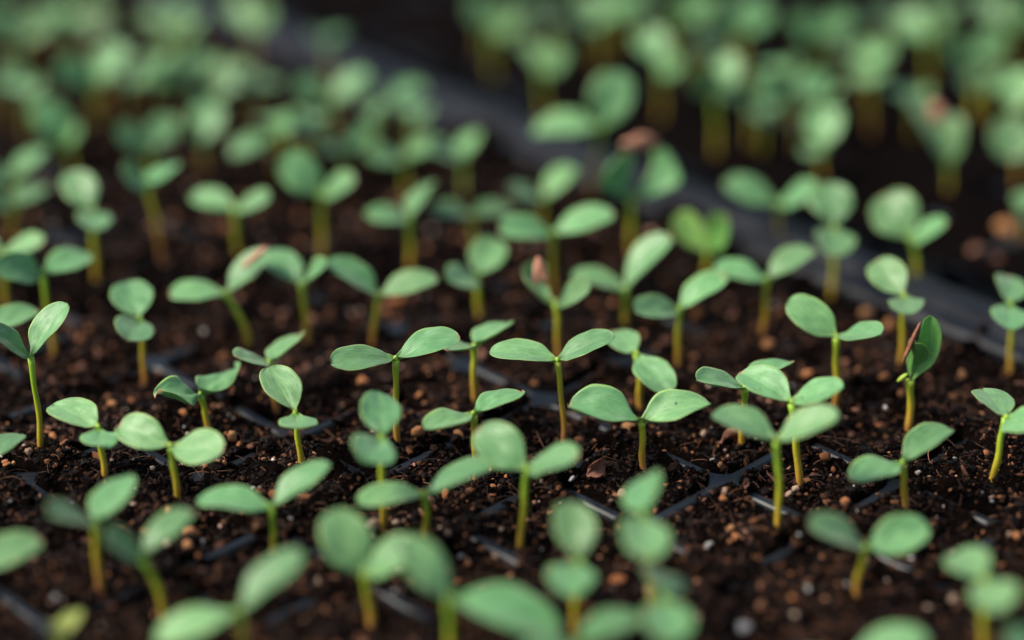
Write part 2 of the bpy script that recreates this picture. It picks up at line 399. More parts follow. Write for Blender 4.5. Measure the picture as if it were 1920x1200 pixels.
def rim_profile(prof, A, B, nseg=40, wob=0.0004):
    """bar swept from A to B; prof = list of (offset along rn, z)"""
    V = []; Fc = []; m = len(prof)
    for s in range(nseg+1):
        p = A+(B-A)*s/nseg
        for k, (o, z) in enumerate(prof):
            q = p+rn*o
            V.append((q[0], q[1], z+wob*math.sin(s*1.3+k)))
    for s in range(nseg):
        for k in range(m):
            k2 = (k+1) % m
            Fc.append((s*m+k, (s+1)*m+k, (s+1)*m+k2, s*m+k2))
    Fc.append(tuple(range(m))); Fc.append(tuple(range(nseg*m+m-1, nseg*m-1, -1)))
    return V, Fc

RS, RE = RA-rd*0.55, RB+rd*0.35
cells = []
for i in range(-30, 45):
    for j in range(-30, 45):
        c = J0+e1*(i+.5)*P+e2*(j+.5)*P
        if rim_dist(*c) < -0.022 and -0.60 < c[0] < 0.45 and 0.1 < c[1] < 1.5: cells.append((i, j))
tray = empty('seed_tray', (J0[0], J0[1], 0))
tag(tray, 'black plastic seed tray of square cells filled with dark soil, in the foreground', 'seed tray')
v, f = cell_web(cells, np.array([0.0, 0.0]), e1, e2, P)
link_mesh('cell_grid', v, f, M_PLASTIC, tray, smooth=False)
# rim of the near tray: a broad flat lip with a rounded bead
v, f = rim_profile([(-0.014, -0.012), (-0.0135, 0.0015), (-0.012, 0.003), (-0.006, 0.0038), (-0.002, 0.0062), (0.001, 0.0068), (0.004, 0.0062), (0.006, 0.003), (0.0065, -0.012)], RS-J0, RE-J0)
link_mesh('rim', v, f, M_RIM, tray, smooth=False)

# ---- neighbouring tray ------------------------------------------------------
T2 = RA+rn*0.011
tray2 = empty('seed_tray', (T2[0], T2[1], 0))
tag(tray2, 'blurred black seed tray in the back right, beyond the grey rim', 'seed tray')
v, f = rim_profile([(0.000, -0.014), (0.0007, 0.002), (0.003, 0.0045), (0.006, 0.0055), (0.009, 0.005), (0.011, 0.0025), (0.018, 0.0012), (0.020, -0.012)], RS-T2, RE-T2)
f = [tuple(q) for q in f]
link_mesh('rim', [(a+rn[0]*0.0, b+rn[1]*0.0, c) for a, b, c in v], f, M_RIM, tray2, smooth=False)
o2 = RA+rn*0.032
cells2 = []
for i in range(-16, 30):
    for j in range(0, 22):
        c = o2+rd*(i+.5)*P+rn*(j+.5)*P
        if -0.7 < c[0] < 0.75 and 0.3 < c[1] < 1.9: cells2.append((i, j))
v, f = cell_web(cells2, o2-T2, rd, rn, P)
link_mesh('cell_grid', v, f, M_PLASTIC, tray2, smooth=False)
def soil2_h(x, y):
    return 0.0016 + 0.004*vnoise(x, y, 0.02, 1)+0.003*vnoise(x, y, 0.007, 2)
xs = np.arange(-0.75, 0.85, 0.004); ys = np.arange(0.3, 1.95, 0.004)
V, Q = grid_block(xs, ys, soil2_h, lambda x, y: rim_dist(x, y) > 0.030)
used = np.zeros(len(V), bool); used[Q.ravel()] = True; remap = np.cumsum(used)-1
s2 = link_mesh_np('soil', V[used], remap[Q], M_SOIL); tag(s2, kind='structure')

# ---- crumbs, grit, fibres ---------------------------------------------------
ph = (1+5**.5)/2
ICO = np.array([(-1,ph,0),(1,ph,0),(-1,-ph,0),(1,-ph,0),(0,-1,ph),(0,1,ph),(0,-1,-ph),(0,1,-ph),(ph,0,-1),(ph,0,1),(-ph,0,-1),(-ph,0,1)], float)
ICO /= np.linalg.norm(ICO[0])
ICOF = np.array([(0,11,5),(0,5,1),(0,1,7),(0,7,10),(0,10,11),(1,5,9),(5,11,4),(11,10,2),(10,7,6),(7,1,8),(3,9,4),(3,4,2),(3,2,6),(3,6,8),(3,8,9),(4,9,5),(2,4,11),(6,2,10),(8,6,7),(9,8,1)])
def crumbs(name, n, area, size, mat, sink=0.2, hf=soil_h, flat=0.7, wd_power=1.0, avoid=True, keep=None):
    x = RNG.uniform(area[0], area[1], n*2); y = RNG.uniform(area[2], area[3], n*2)
    # inside the camera's wedge, with a generous margin
    k = np.abs(x) < 0.06+0.33*y
    if keep is not None: k &= keep(x, y)
    if avoid: k &= RNG.uniform(0, 1, len(x)) > 0.74*bare(x, y)
    x = x[k][:n]; y = y[k][:n]; n = len(x)
    s = size[0]*(size[1]/size[0])**(RNG.uniform(0, 1, n)**1.8)
    Vv = ICO[None]*(1+RNG.uniform(-0.38, 0.38, (n, 12, 1)))
    sc3 = RNG.uniform(0.55, 1.25, (n, 1, 3)); sc3[:, :, 2] *= flat
    Vv = Vv*sc3
    a = RNG.uniform(0, 2*np.pi, n); b_ = RNG.normal(0, 0.6, n)
    ca, sa, cb, sb = np.cos(a)[:, None], np.sin(a)[:, None], np.cos(b_)[:, None], np.sin(b_)[:, None]
    X, Y, Z = Vv[..., 0], Vv[..., 1], Vv[..., 2]
    Y, Z = Y*cb-Z*sb, Y*sb+Z*cb
    X, Y = X*ca-Y*sa, X*sa+Y*ca
    Vv = np.stack([X, Y, Z], -1)*s[:, None, None]
    Vv[..., 0] += x[:, None]; Vv[..., 1] += y[:, None]; Vv[..., 2] += (hf(x, y)+s*sink)[:, None]
    Fv = ICOF[None]+12*np.arange(n)[:, None, None]
    return link_mesh_np(name, Vv.reshape(-1, 3), Fv.reshape(-1, 3), mat, smooth=False)
near_only = lambda x, y: rim_dist(x, y) < -0.022
tag(crumbs('soil_crumbs', 62000, (-0.20, 0.20, 0.375, 0.60), (0.00026, 0.0012), M_CRUMB, keep=near_only), 'fine dark crumbs of peat soil covering the tray cells', 'soil crumbs', kind='stuff')
tag(crumbs('soil_crumbs', 26000, (-0.36, 0.36, 0.30, 1.25), (0.0008, 0.0022), M_CRUMB, keep=lambda x, y: near_only(x, y) & ((y > 0.59) | (y < 0.38))), 'coarser blurred crumbs of soil in the farther cells', 'soil crumbs', kind='stuff')
tag(crumbs('soil_clods', 1500, (-0.20, 0.20, 0.37, 0.65), (0.0010, 0.0026), M_CRUMB, sink=0.1, keep=near_only), 'larger dark clods of soil lying between the seedlings', 'soil clods', kind='stuff')
tag(crumbs('fine_grit', 1000, (-0.22, 0.22, 0.37, 0.70), (0.0003, 0.0009), M_GRIT, sink=0.5, keep=near_only), 'fine pale and orange grit sprinkled over the dark soil', 'grit', kind='stuff')
tag(crumbs('fine_grit', 900, (-0.4, 0.4, 0.65, 1.2), (0.0006, 0.0017), M_GRIT, sink=0.5, keep=near_only), 'blurred grit scattered over the farther soil', 'grit', kind='stuff')

def fibres(n):
    V = []; Fc = []
    xs_ = RNG.uniform(-0.18, 0.18, n); ys_ = RNG.uniform(0.38, 0.60, n)
    hh = soil_h(xs_, ys_)
    for x, y, h in zip(xs_, ys_, hh):
        L = random.uniform(0.002, 0.009); a = random.uniform(0, 6.28); cur = random.uniform(-1.5, 1.5)
        r = random.uniform(0.00006, 0.00016); m = 6; p = np.array([x, y, h+random.uniform(-0.0002, 0.0008)])
        tilt = random.uniform(-0.25, 0.45); b0 = len(V)
        for s in range(m):
            d = np.array([math.cos(a), math.sin(a), tilt]); side = np.array([-d[1], d[0], 0])
            rr = r*(1-0.5*abs(s/(m-1)-.5)*1.6)
            for k in range(3):
                an = k*2.094
                V.append(p+side*math.cos(an)*rr+np.array([0, 0, 1])*math.sin(an)*rr)
            p = p+d*L/(m-1); a += cur/(m-1); tilt -= 0.12
        for s in range(m-1):
            for k in range(3):
                k2 = (k+1) % 3
                Fc.append((b0+s*3+k, b0+s*3+k2, b0+(s+1)*3+k2, b0+(s+1)*3+k))
    return link_mesh('peat_fibres', V, Fc, M_FIBRE)
tag(fibres(4800), 'thin brown peat fibres tangled in the soil surface', 'fibres', kind='stuff')

# ------------------------------------------------------------------ seedlings
L0 = 0.0178                                           # usual cotyledon length
def sstep(x): x = max(0, min(1, x)); return x*x*(3-2*x)
def leaf_geo(N0, T, lat, W, arch=0.10, cup=0.10, wave=0.0, droop=0.0, seed=0, bow=None, NU=26, NV=12):
    """blade from N0 to T, lateral unit vector lat, full width W -> verts, faces, uvs"""
    ax = T-N0; L = np.linalg.norm(ax); ax = ax/L
    lat = unit(lat-ax*np.dot(lat, ax)); nr = np.cross(ax, lat)
    if nr[2] < 0: lat = -lat; nr = -nr
    rs = random.Random(seed); p1, p2, p3 = rs.uniform(0, 6), rs.uniform(0, 6), rs.uniform(0, 6)
    pk = 0.56
    V = []; UV = []
    C1 = N0+ax*L*0.40+nr*arch*L*1.9; C2 = T+nr*(-droop)*L
    if bow is not None: C1 = N0+ax*L*0.45+np.array(bow)*L
    def cen(t):
        return N0*(1-t)**2+C1*2*t*(1-t)+C2*t*t
    for side in (0, 1):
        for i in range(NU+1):
            t = i/NU; t = 0.5*(t+ (1-math.cos(math.pi*t))/2)
            c = cen(t); tan = unit(cen(min(1, t+.01))-cen(max(0, t-.01)))
            nn = unit(np.cross(tan, lat))
            if t < pk: pr = max(0.08, math.sin(math.pi/2*t/pk)**1.05)
            else: pr = max(0.0, 1-((t-pk)/(1-pk))**2.45)**0.5
            if i == NU: pr = 0.02
            pr *= 1+0.03*math.sin(7*t+p1)+0.012*math.sin(19*t+p3)+0.008*math.sin(31*t+p2)
            asym = 0.05*math.sin(3*t+p2)
            hw_ = pr*W/2
            for j in range(NV+1):
                s = -1+2*j/NV; s_ = math.sin(s*math.pi/2)*0.5+s*0.5
                off = cup*W*(s_*s_)*pr - 0.035*W*math.exp(-(s_/0.14)**2)*(0.6+1.2*(1-t))*min(1, t*8)
                off += wave*W*0.12*math.sin(5.5*t+p3+2.0*s_)*(abs(s_)**1.3)
                off += 0.012*W*math.sin(9*t+3*s_+p1)+0.010*W*math.sin(14*t-6*s_+p2)
                th = 0.00055*(1-abs(s_)**4)*min(1, (1-t)*6+0.08)+0.00006
                fold = 0.0012*max(0, 1-t*7)*abs(s_)        # petiole: narrow gutter
                q = c+lat*(s_*hw_+asym*hw_)+nn*(off+fold-(th if side else 0))
                V.append(q); UV.append((t, 0.5+s_/2))
    n1 = NV+1; M_ = (NU+1)*n1; Fc = []
    for i in range(NU):
        for j in range(NV):
            a = i*n1+j
            Fc.append((a, a+n1, a+n1+1, a+1)); Fc.append((M_+a, M_+a+1, M_+a+n1+1, M_+a+n1))
    for i in range(NU):
        a = i*n1; Fc.append((a, M_+a, M_+a+n1, a+n1)); a = i*n1+NV; Fc.append((a, a+n1, M_+a+n1, M_+a))
    for j in range(NV):
        a = j; Fc.append((a, a+1, M_+a+1, M_+a)); a = NU*n1+j; Fc.append((a, M_+a, M_+a+1, a+1))
    return V, Fc, UV
def add_uv(o, uvs):
    me = o.data; l = me.uv_layers.new(name='UVMap')
    idx = np.empty(len(me.loops), np.int32); me.loops.foreach_get('vertex_index', idx)
    l.data.foreach_set('uv', np.array(uvs, np.float32)[idx].ravel())
def tube_geo(pts, radii, K=12):
    V = []; Fc = []; UV = []; n = len(pts)
    prev = np.array([1.0, 0, 0])
    for i, (p, r) in enumerate(zip(pts, radii)):
        t = unit(pts[min(n-1, i+1)]-pts[max(0, i-1)])
        a = unit(prev-t*np.dot(prev, t)); prev = a; b = np.cross(t, a)
        for k in range(K):
            an = 2*math.pi*k/K
            V.append(p+(a*math.cos(an)+b*math.sin(an))*r); UV.append((i/(n-1), k/K))
    for i in range(n-1):
        for k in range(K):
            k2 = (k+1) % K; Fc.append((i*K+k, i*K+k2, (i+1)*K+k2, (i+1)*K+k))
    Fc.append(tuple(range(K-1, -1, -1))); Fc.append(tuple(range((n-1)*K, n*K)))
    return V, Fc, UV
def blob_geo(c, rx, ry, rz, axis=None, nu=10, nv=8, rough=0.0, seed=0):
    V = []; Fc = []; rs = random.Random(seed)
    ax = unit(np.array(axis)) if axis is not None else np.array([0, 0, 1.0])
    a = unit(np.cross(ax, np.array([0.31, 0.9, 0.12]))); b = np.cross(ax, a)
    for i in range(nv+1):
        ph_ = math.pi*i/nv
        for k in range(nu):
            an = 2*math.pi*k/nu; q = 1+rs.uniform(-rough, rough)
            V.append(c+(a*math.cos(an)*math.sin(ph_)*rx+b*math.sin(an)*math.sin(ph_)*ry)*q+ax*math.cos(ph_)*rz)
    for i in range(nv):
        for k in range(nu):
            k2 = (k+1) % nu; Fc.append((i*nu+k, i*nu+k2, (i+1)*nu+k2, (i+1)*nu+k))
    return V, Fc
def solve_tip(N0, tx, ty, L, sign):
    ks = np.linspace(-0.03, 0.03, 241)
    T = np.array([on_plane(tx, ty, N0[1]+k) for k in ks]); d = np.linalg.norm(T-N0, axis=1)
    i0 = int(np.argmin(d))
    if d[i0] >= L: return T[i0]
    i = i0
    while 0 < i < len(ks)-1 and d[i] < L: i += sign
    return T[i]
def leaf_on(root, B, N0, tx, ty, wpx, sign, mat, ratio=0.6, **kw):
    s = FPX/depth(N0)
    L = kw.pop('L', L0*random.uniform(0.93, 1.07))
    T = solve_tip(N0, tx, ty, L, sign)
    ax = unit(T-N0); L = np.linalg.norm(T-N0)
    wm = wpx/s; W = min(max(ratio*L, wm*1.02), 0.0165)
    view = unit(N0-CAM)
    ea = np.cross(ax, view)
    if np.linalg.norm(ea) < 0.15: ea = R.copy()
    ea = unit(ea-ax*np.dot(ea, ax)); eb = np.cross(ax, ea)
    cph = min(1.0, wm/W); ph_ = math.acos(cph)
    best = None
    for sg in (1, -1):
        lt = ea*math.cos(ph_)+eb*math.sin(ph_)*sg
        nr = np.cross(ax, lt); nr = nr if nr[2] > 0 else -nr
        # upper face turned to the viewer where possible
        face = -np.dot(nr, view); score = nr[2]+0.6*(1 if face > 0.05 else -1)
        if best is None or score > best[0]: best = (score, lt)
    kw.setdefault('seed', random.randrange(10**6))
    kw.setdefault('arch', 0.09 if abs(np.dot(ax, view)) < 0.6 else 0.05)
    kw.setdefault('cup', random.uniform(0.04, 0.13)); kw.setdefault('wave', random.uniform(0, 0.35)); kw.setdefault('droop', 0.0)
    V, Fc, UV = leaf_geo(N0, T, best[1], W, **kw)
    o = link_mesh('cotyledon', [q-B for q in V], Fc, mat, root); add_uv(o, UV)
    return o, T, best[1], W
def make_stem(root, B, N0, r=0.00088, bend=0.0):
    up = np.array([0, 0, 1.0]); P0 = B-up*0.003; L = np.linalg.norm(N0-P0)
    c1 = P0+up*L*0.45+(N0-P0)*0.05; c1 = c1+R*bend*L
    pts = []; n = 16
    for i in range(n+1):
        t = i/n; pts.append(P0*(1-t)**2+c1*2*t*(1-t)+N0*t*t)
    r *= random.uniform(0.9, 1.12); k1, k2 = random.uniform(0, 6), random.uniform(0, 6)
    pts = [p+R*0.00022*math.sin(k1+i*0.55)*min(1, (n-i)/5)+np.array([0, 1, 0])*0.0002*math.sin(k2+i*0.6) for i, p in enumerate(pts)]
    rad = [r*(1.12-0.22*(i/n)+0.34*max(0, (i/n-0.82)/0.18)+0.05*math.sin(k2+i*1.3)) for i in range(n+1)]
    V, Fc, UV = tube_geo(pts, rad); o = link_mesh('stem', [q-B for q in V], Fc, M_STEM, root); add_uv(o, UV)
def seedling(bx, by, nx, ny, l1, l2, label, mat=None, husk=None, r=0.00088, bud=True, group='seedlings growing in the trays'):
    mat = mat or M_LEAF
    g = on_ground(bx, by); z = float(soil_h(g[0], g[1]))*0.8 if rim_dist(g[0], g[1]) < -0.005 else -0.0008
    B = on_ground(bx, by, z); N0 = on_plane(nx, ny, B[1])
    root = empty('seedling', B)
    tag(root, label, 'seedling', group)
    make_stem(root, B, N0, r*(0.84 if by < 480 else 1.0), random.uniform(-0.03, 0.03))
    # outlines read off a soft picture are swollen by the blur: take that off again
    bl = 120*abs(1-0.572/depth(N0)); q_ = lambda l: (l[0]+(nx-l[0])*min(.26, 0.32*bl/max(30, math.hypot(l[0]-nx, l[1]-ny))), l[1]+(ny-l[1])*min(.26, 0.32*bl/max(30, math.hypot(l[0]-nx, l[1]-ny))), max(l[2]*(.66 if by > 420 else .60), l[2]-0.36*bl))+tuple(l[3:])
    l1 = q_(l1); l2 = q_(l2)
    res = []
    s1 = 1 if l1[1] < l2[1] else -1
    for l, s in ((l1, s1), (l2, -s1)):
        kw = dict(l[3]) if len(l) > 3 else {}
        s = kw.pop('sign', s); m = kw.pop('mat', mat)
        dirn = unit(on_plane(l[0], l[1], N0[1])-N0)
        res.append(leaf_on(root, B, N0+dirn*0.0004, l[0], l[1], l[2], s, m, **kw))
    if bud:
        V, Fc = blob_geo(N0+np.array([0, -0.0002, 0.0004]), 0.00075, 0.00065, 0.0011)
        link_mesh('bud', [q-B for q in V], Fc, M_BUD, root)
    if husk:
        for (hx, hy, a, b_, ax, m) in husk:
            c = on_plane(hx, hy, N0[1]-0.001); s = FPX/depth(c)
            V, Fc = blob_geo(c, b_/s, 0.0012, a/s, axis=ax, rough=0.12, seed=int(hx), nu=14, nv=12)
            link_mesh('seed_husk', [q-B for q in V], Fc, m, root)
    return root, B, N0

F_ = lambda **k: k
SHORT = ['the sharp central seedling', 'the tall yellow-stemmed seedling', 'the speckled small seedling', 'the wrinkled wing-like seedling', 'the tall V-shaped seedling',
 'the broad-and-pointed-leaf seedling', 'the half hidden seedling', 'the raised-leaf seedling', 'the slanting dotted stem', 'the drooping-leaf seedling', 'the wide flat-leaved seedling',
 'the corner round-leaved seedling', 'the big rounded-leaf seedling', 'the upright oval-leaf seedling', 'the figure-eight seedling', None, 'the notched dark-leaf seedling',
 'the very broad dark leaf', 'the thin level-leaved seedling', 'the bluish stacked-leaf seedling', 'the mottled oval-leaf seedling', 'the two large rounded leaves', 'the small left seedling',
 'the tall narrow-leaved seedling', None, None, None, 'the twisted-leaf seedling', 'the round-over-oval seedling', 'the low peeping seedling', 'the thin-dark-leaf seedling', 'the leaning shaded seedling',
 'the dark-and-pale-leaf seedling', None, None, None, None, 'the small hidden seedling', 'the soft drooping-leaf seedling', 'the hanging-leaf seedling', 'the arched-leaf seedling',
 'the thick yellow-veined seedling', 'the soft round-and-oval seedling', 'the right-edge stacked seedling', 'the rim-standing seedling', None, None, 'the wide-winged soft seedling',
 'the tall-and-low-leaf seedling', 'the side-seen leaf seedling', 'the left-edge leaning seedling', None, 'the upper left stacked seedling', 'the thick crossed stems', 'the soft round-left-leaf seedling',
 'the soft thick-stemmed seedling']
FEET = []
S = [
 # --- sharp zone
 (1057,833,1045,678,(917,660,42),(1153,628,42),'sharp tall seedling in the picture centre, leaves spread wide on an orange-brown stem'),
 (745,832,742,675,(620,682,46),(863,632,46),'tall yellow-stemmed seedling with long pale leaves, left of the central one'),
 (890,905,888,778,(797,805,36),(979,733,36),'small seedling with dark specks on its two leaves, behind a larger rounded leaf'),
 (1205,885,1203,792,(1064,762,54,F_(wave=.9,cup=.2)),(1334,757,50,F_(wave=.9,cup=.2)),'short seedling with wrinkled, upturned leaves like open wings, right of the central one'),
 (1460,992,1455,828,(1335,772,54),(1576,776,52),'tall seedling with a V of two leaves over a red-brown stem foot, right of centre'),
 (1500,912,1484,757,(1386,698,62),(1582,727,42),'seedling with a broad left leaf and pointed right leaf, behind the tall V-shaped one'),
 (1388,832,1397,728,(1306,712,31),(1484,678,32),'seedling half hidden behind a broad leaf, only two narrow leaf tips showing'),
 (1568,757,1568,632,(1478,560,66),(1653,627,33),'seedling with a big raised leaf and a small pointed leaf, left of the folded one'),
 (1862,897,1886,785,(1842,728,58),(1945,800,62),'small seedling on a slanting dotted stem at the right edge'),
 (1698,958,1692,870,(1597,903,50),(1784,803,52,F_(cup=.2)),'seedling with a low drooping leaf and a long raised one, lower right'),
 (1605,1120,1622,1030,(1511,985,52),(1746,985,76,F_(arch=.02)),'slightly blurred seedling with two wide leaves lying flat, lower right'),
 (1842,1235,1843,1090,(1790,1028,88),(1885,1150,90),'blurred seedling of two round leaves in the bottom right corner'),
 (975,1025,987,882,(893,802,86),(1088,856,50),'seedling with one big rounded leaf and one pointed leaf, below the centre'),
 (1075,1190,1085,1055,(1068,935,88),(1055,1120,92),'blurred seedling with a tall upright oval leaf over a low one, bottom centre'),
 (1225,1165,1206,968,(1212,885,78),(1206,1055,98),'blurred seedling whose two round leaves make a figure eight'),
 (1245,1285,1243,1125,(1238,1062,88),(1255,1215,100),'blurred pale seedling cut by the bottom edge, under the figure-eight one'),
 (850,1262,840,1128,(750,1005,78),(1058,1190,84),'blurred foreground seedling with a notched dark leaf and a long pale one'),
 (695,1172,682,1078,(612,955,100),(800,1025,70,F_(sign=-1)),'large blurred foreground seedling with a very broad dark leaf'),
 (797,1018,797,930,(668,945,44,F_(sign=-1)),(932,868,42,F_(sign=1)),'blurred seedling with thin leaves held almost level and a tan pebble at its stem top'),
 (717,995,715,822,(712,732,80),(680,868,88),'seedling with an upright oval leaf above a wide bluish one'),
 (567,882,554,775,(503,688,68),(560,804,72,F_(arch=0.0,L=.0135,cup=.02)),'seedling with a mottled dark oval leaf and a small oval one in front'),
 (335,942,320,838,(221,795,68),(421,845,66,F_(sign=-1,arch=.04)),'seedling with two large rounded leaves, lower left'),
 (197,896,185,803,(99,757,62),(192,838,72,F_(arch=0.0,L=.0135,cup=.03)),'small seedling touching the large rounded one on its left'),
 (77,842,58,672,(-18,618,34),(126,568,44),'tall seedling with a long narrow upright leaf at the left edge'),
 (-22,745,-30,628,(-110,600,40),(73,580,42),'leaf reaching in from the left edge beside the tall narrow-leaved seedling'),
 (-35,955,-42,872,(-130,850,40),(42,813,44),'leaf reaching in from the left edge, above the soil-covered tray junction'),
 (-40,1195,-52,1080,(-150,1050,60),(82,1008,66),'blurred leaf reaching in from the left edge near the bottom'),
 (392,808,376,742,(293,738,34,F_(wave=1.6)),(441,690,38,F_(wave=1.6)),'small seedling with two twisted angular leaves'),
 (272,722,263,600,(236,526,80),(238,641,76),'seedling with a round leaf standing over a smaller oval one, left of centre'),
 (517,765,505,682,(440,668,24,F_(cup=.03)),(564,625,32),'low seedling with thin leaves peeping over the mottled oval leaf'),
 (190,1115,180,985,(88,962,36),(242,887,64),'seedling with a thin dark leaf and an upright oval one, lower left'),
 (312,1168,266,1045,(192,1005,52),(366,955,52),'leaning blurred seedling with one leaf in deep shade, lower left'),
 (515,1042,510,955,(366,938,50),(622,866,44),'seedling with a dark level leaf and a pale raised one, an orange pebble between them'),
 (465,1285,448,1152,(285,1210,62,F_(sign=-1)),(573,1030,62),'blurred foreground seedling with two long pale leaves, bottom left'),
 (1590,1330,1592,1238,(1480,1260,55),(1748,1195,66),'blurred leaf rising over the bottom edge right of centre'),
 (1975,1330,1975,1235,(1872,1200,66),(2060,1190,60),'blurred leaf at the very bottom right corner'),
 (1088,1325,1082,1212,(975,1238,55),(1205,1150,64),'blurred leaf in front of the bottom edge beside the pale cut-off seedling'),
 # --- behind the sharp zone
 (887,757,889,650,(838,658,26),(953,605,33),'small seedling partly hidden behind the long pale leaves'),
 (1172,612,1172,548,(1067,513,40),(1262,440,50),'soft seedling with a dark drooping leaf and an upright one, behind the centre'),
 (1200,767,1194,665,(1148,620,56),(1256,738,64),'seedling with one leaf hanging down the right side of its stem'),
 (1270,692,1274,582,(1186,582,50),(1362,515,50),'soft seedling with a round leaf on the left and an arched one on the right'),
 (1430,632,1438,528,(1335,498,42),(1530,466,46),'tall soft seedling with a yellow-veined leaf base and a thick stem'),
 (1690,692,1695,556,(1642,485,72),(1702,592,66),'soft seedling behind the folded one, with a round and an oval leaf'),
 (1895,697,1893,572,(1890,515,62),(1890,620,70),'soft seedling at the right edge made of two stacked round leaves'),
 (1720,545,1708,448,(1650,362,96),(1779,420,44),'soft seedling with a big round leaf standing on the dark tray rim'),
 (1560,560,1562,428,(1550,338,88),(1565,487,80),'soft seedling with a dark rounded leaf in front of the tray rim'),
 (1460,470,1458,385,(1350,338,56),(1540,350,46),'soft pale seedling beyond the tray rim, upper right'),
 (700,642,710,557,(610,488,48),(826,520,44),'soft seedling with wide wings behind the tall pale one'),
 (900,602,893,520,(932,443,72),(838,528,56,F_(sign=-1)),'soft seedling with one tall and one low rounded leaf above the central gap'),
 (578,642,566,535,(498,468,60),(615,495,24),'soft seedling with a wide dark leaf seen from the side'),
 (103,667,80,515,(-15,500,62),(173,475,50),'soft leaning seedling with two oval leaves, left edge'),
 (12,572,5,475,(-80,455,40),(85,455,40),'soft leaves crossing behind the left-edge seedling'),
 (180,522,175,395,(125,318,72),(180,438,68),'soft seedling with two round leaves one above the other, upper left'),
 (303,492,275,352,(220,315,46),(335,302,34),'dark soft seedling on two thick crossing stems, upper left'),
 (445,482,440,393,(354,362,50),(511,372,40),'soft seedling with a round left leaf and small right leaf, upper left'),
 (605,485,603,365,(525,285,78),(672,335,48),'soft seedling on a thick yellow stem, upper left of centre'),
 (772,497,768,412,(680,405,42),(815,335,36),'soft seedling with one upright narrow leaf, above the wide-winged one'),
 (1040,562,1035,440,(930,428,54),(1157,398,50),'soft seedling with a long pale leaf pointing right, behind the pink-husked one'),
 (890,482,885,405,(803,398,38),(965,388,40),'soft low seedling with level leaves in the upper centre'),
 (1015,445,1020,375,(948,355,36),(1082,308,48),'soft seedling with small yellowish leaves below the grey rim'),
 # --- far, strongly blurred
 (1112,365,1128,240,(990,248,52,F_(sign=-1)),(1165,125,96),'strongly blurred bright seedling standing on the grey rim'),
 (1540,352,1535,280,(1560,188,80),(1515,300,50),'strongly blurred upright seedling in the back tray'),
 (1632,262,1630,130,(1648,65,84),(1625,168,84),'strongly blurred round seedling at the top right'),
 (1905,362,1900,212,(1905,120,88),(1890,310,90),'strongly blurred large leaves at the upper right edge'),
 (1920,452,1918,400,(1940,350,56),(1905,415,40),'blurred leaf at the right edge above the tray rim'),
 (762,372,758,300,(675,290,46),(838,258,44),'strongly blurred seedling left of the grey rim with level leaves'),
 (872,372,868,298,(795,275,42),(893,238,46),'strongly blurred seedling beside the grey rim on an orange stem'),
 (515,330,510,255,(425,298,44,F_(sign=-1)),(588,208,46),'strongly blurred pale seedling with a slanting leaf pair, upper left'),
 (650,330,645,290,(585,262,40),(712,240,42),'strongly blurred small seedling between two pale ones'),
 (385,322,380,272,(395,182,74),(350,240,40),'strongly blurred oval leaf standing upright, upper left'),
 (405,240,402,190,(478,112,56),(345,170,42),'strongly blurred slanting leaf high in the upper left'),
 (283,355,280,285,(210,235,52),(328,208,62),'strongly blurred bowl-shaped leaf pair, upper left'),
 (137,322,125,268,(62,182,76),(158,245,40),'strongly blurred bluish seedling near the left edge'),
 (28,392,25,335,(90,272,42),(-50,320,44),'strongly blurred yellowish seedling at the left edge'),
 (25,455,20,388,(92,345,40),(-50,360,44),'strongly blurred pale leaf below the yellowish one, left edge'),
 (182,240,180,162,(98,108,62),(242,72,54),'strongly blurred broad seedling in the top left'),
 (-5,225,-10,170,(50,115,56),(-80,140,50),'strongly blurred pale leaf cut by the left edge near the top'),
 (332,220,328,155,(238,138,50),(385,100,46),'strongly blurred olive seedling near the top left'),
 (625,262,620,190,(545,150,48),(700,130,50),'strongly blurred seedling in the row left of the rim'),
 (735,250,735,195,(680,175,42),(802,150,46),'strongly blurred seedling touching the grey rim'),
 (45,140,40,80,(-30,40,56),(110,20,56),'strongly blurred dark seedling in the top left corner'),
 (150,130,148,65,(85,35,52),(220,15,52),'strongly blurred seedling along the top edge, second from the left'),
 (315,125,312,62,(262,10,56),(365,20,48),'strongly blurred leaf pair along the top edge, third from the left'),
 (475,120,470,55,(430,-10,60),(520,5,52),'strongly blurred leaf pair along the top edge, left of the rim end'),
 (925,150,920,65,(880,-20,60),(985,20,60),'strongly blurred leaf pair at the top centre'),
 (1020,215,1012,130,(985,65,56),(1075,90,60),'strongly blurred dim seedling beyond the rim, top centre'),
 (1240,235,1238,120,(1205,45,72),(1290,130,60),'strongly blurred seedling on the left of the back row'),
 (1345,300,1340,190,(1300,120,70),(1385,90,60),'strongly blurred overlapping leaves in the back row'),
 (1405,290,1402,180,(1330,160,56),(1470,145,58),'strongly blurred mid-row seedling in the back tray'),
 (1490,285,1485,185,(1430,140,58),(1560,130,60),'strongly blurred wide seedling in the back tray'),
 (1395,190,1390,65,(1330,20,60),(1450,5,62),'strongly blurred bright green seedling at the top edge'),
 (1545,180,1540,75,(1480,20,62),(1600,15,60),'strongly blurred seedling at the top edge, right of the bright green one'),
 (1740,190,1738,75,(1680,15,66),(1800,40,62),'strongly blurred seedling at the top edge over the round one'),
 (1830,230,1828,110,(1765,75,62),(1890,60,60),'strongly blurred dim seedling near the top right corner'),
 (1890,140,1888,40,(1830,-10,60),(1950,10,56),'strongly blurred dark seedling in the top right corner'),
 (1140,120,1135,30,(1080,-20,56),(1200,-10,56),'strongly blurred dark leaf pair at the top, right of centre'),
 (1290,150,1285,45,(1240,-5,58),(1345,-15,58),'strongly blurred leaf pair at the top edge above the back row'),
]
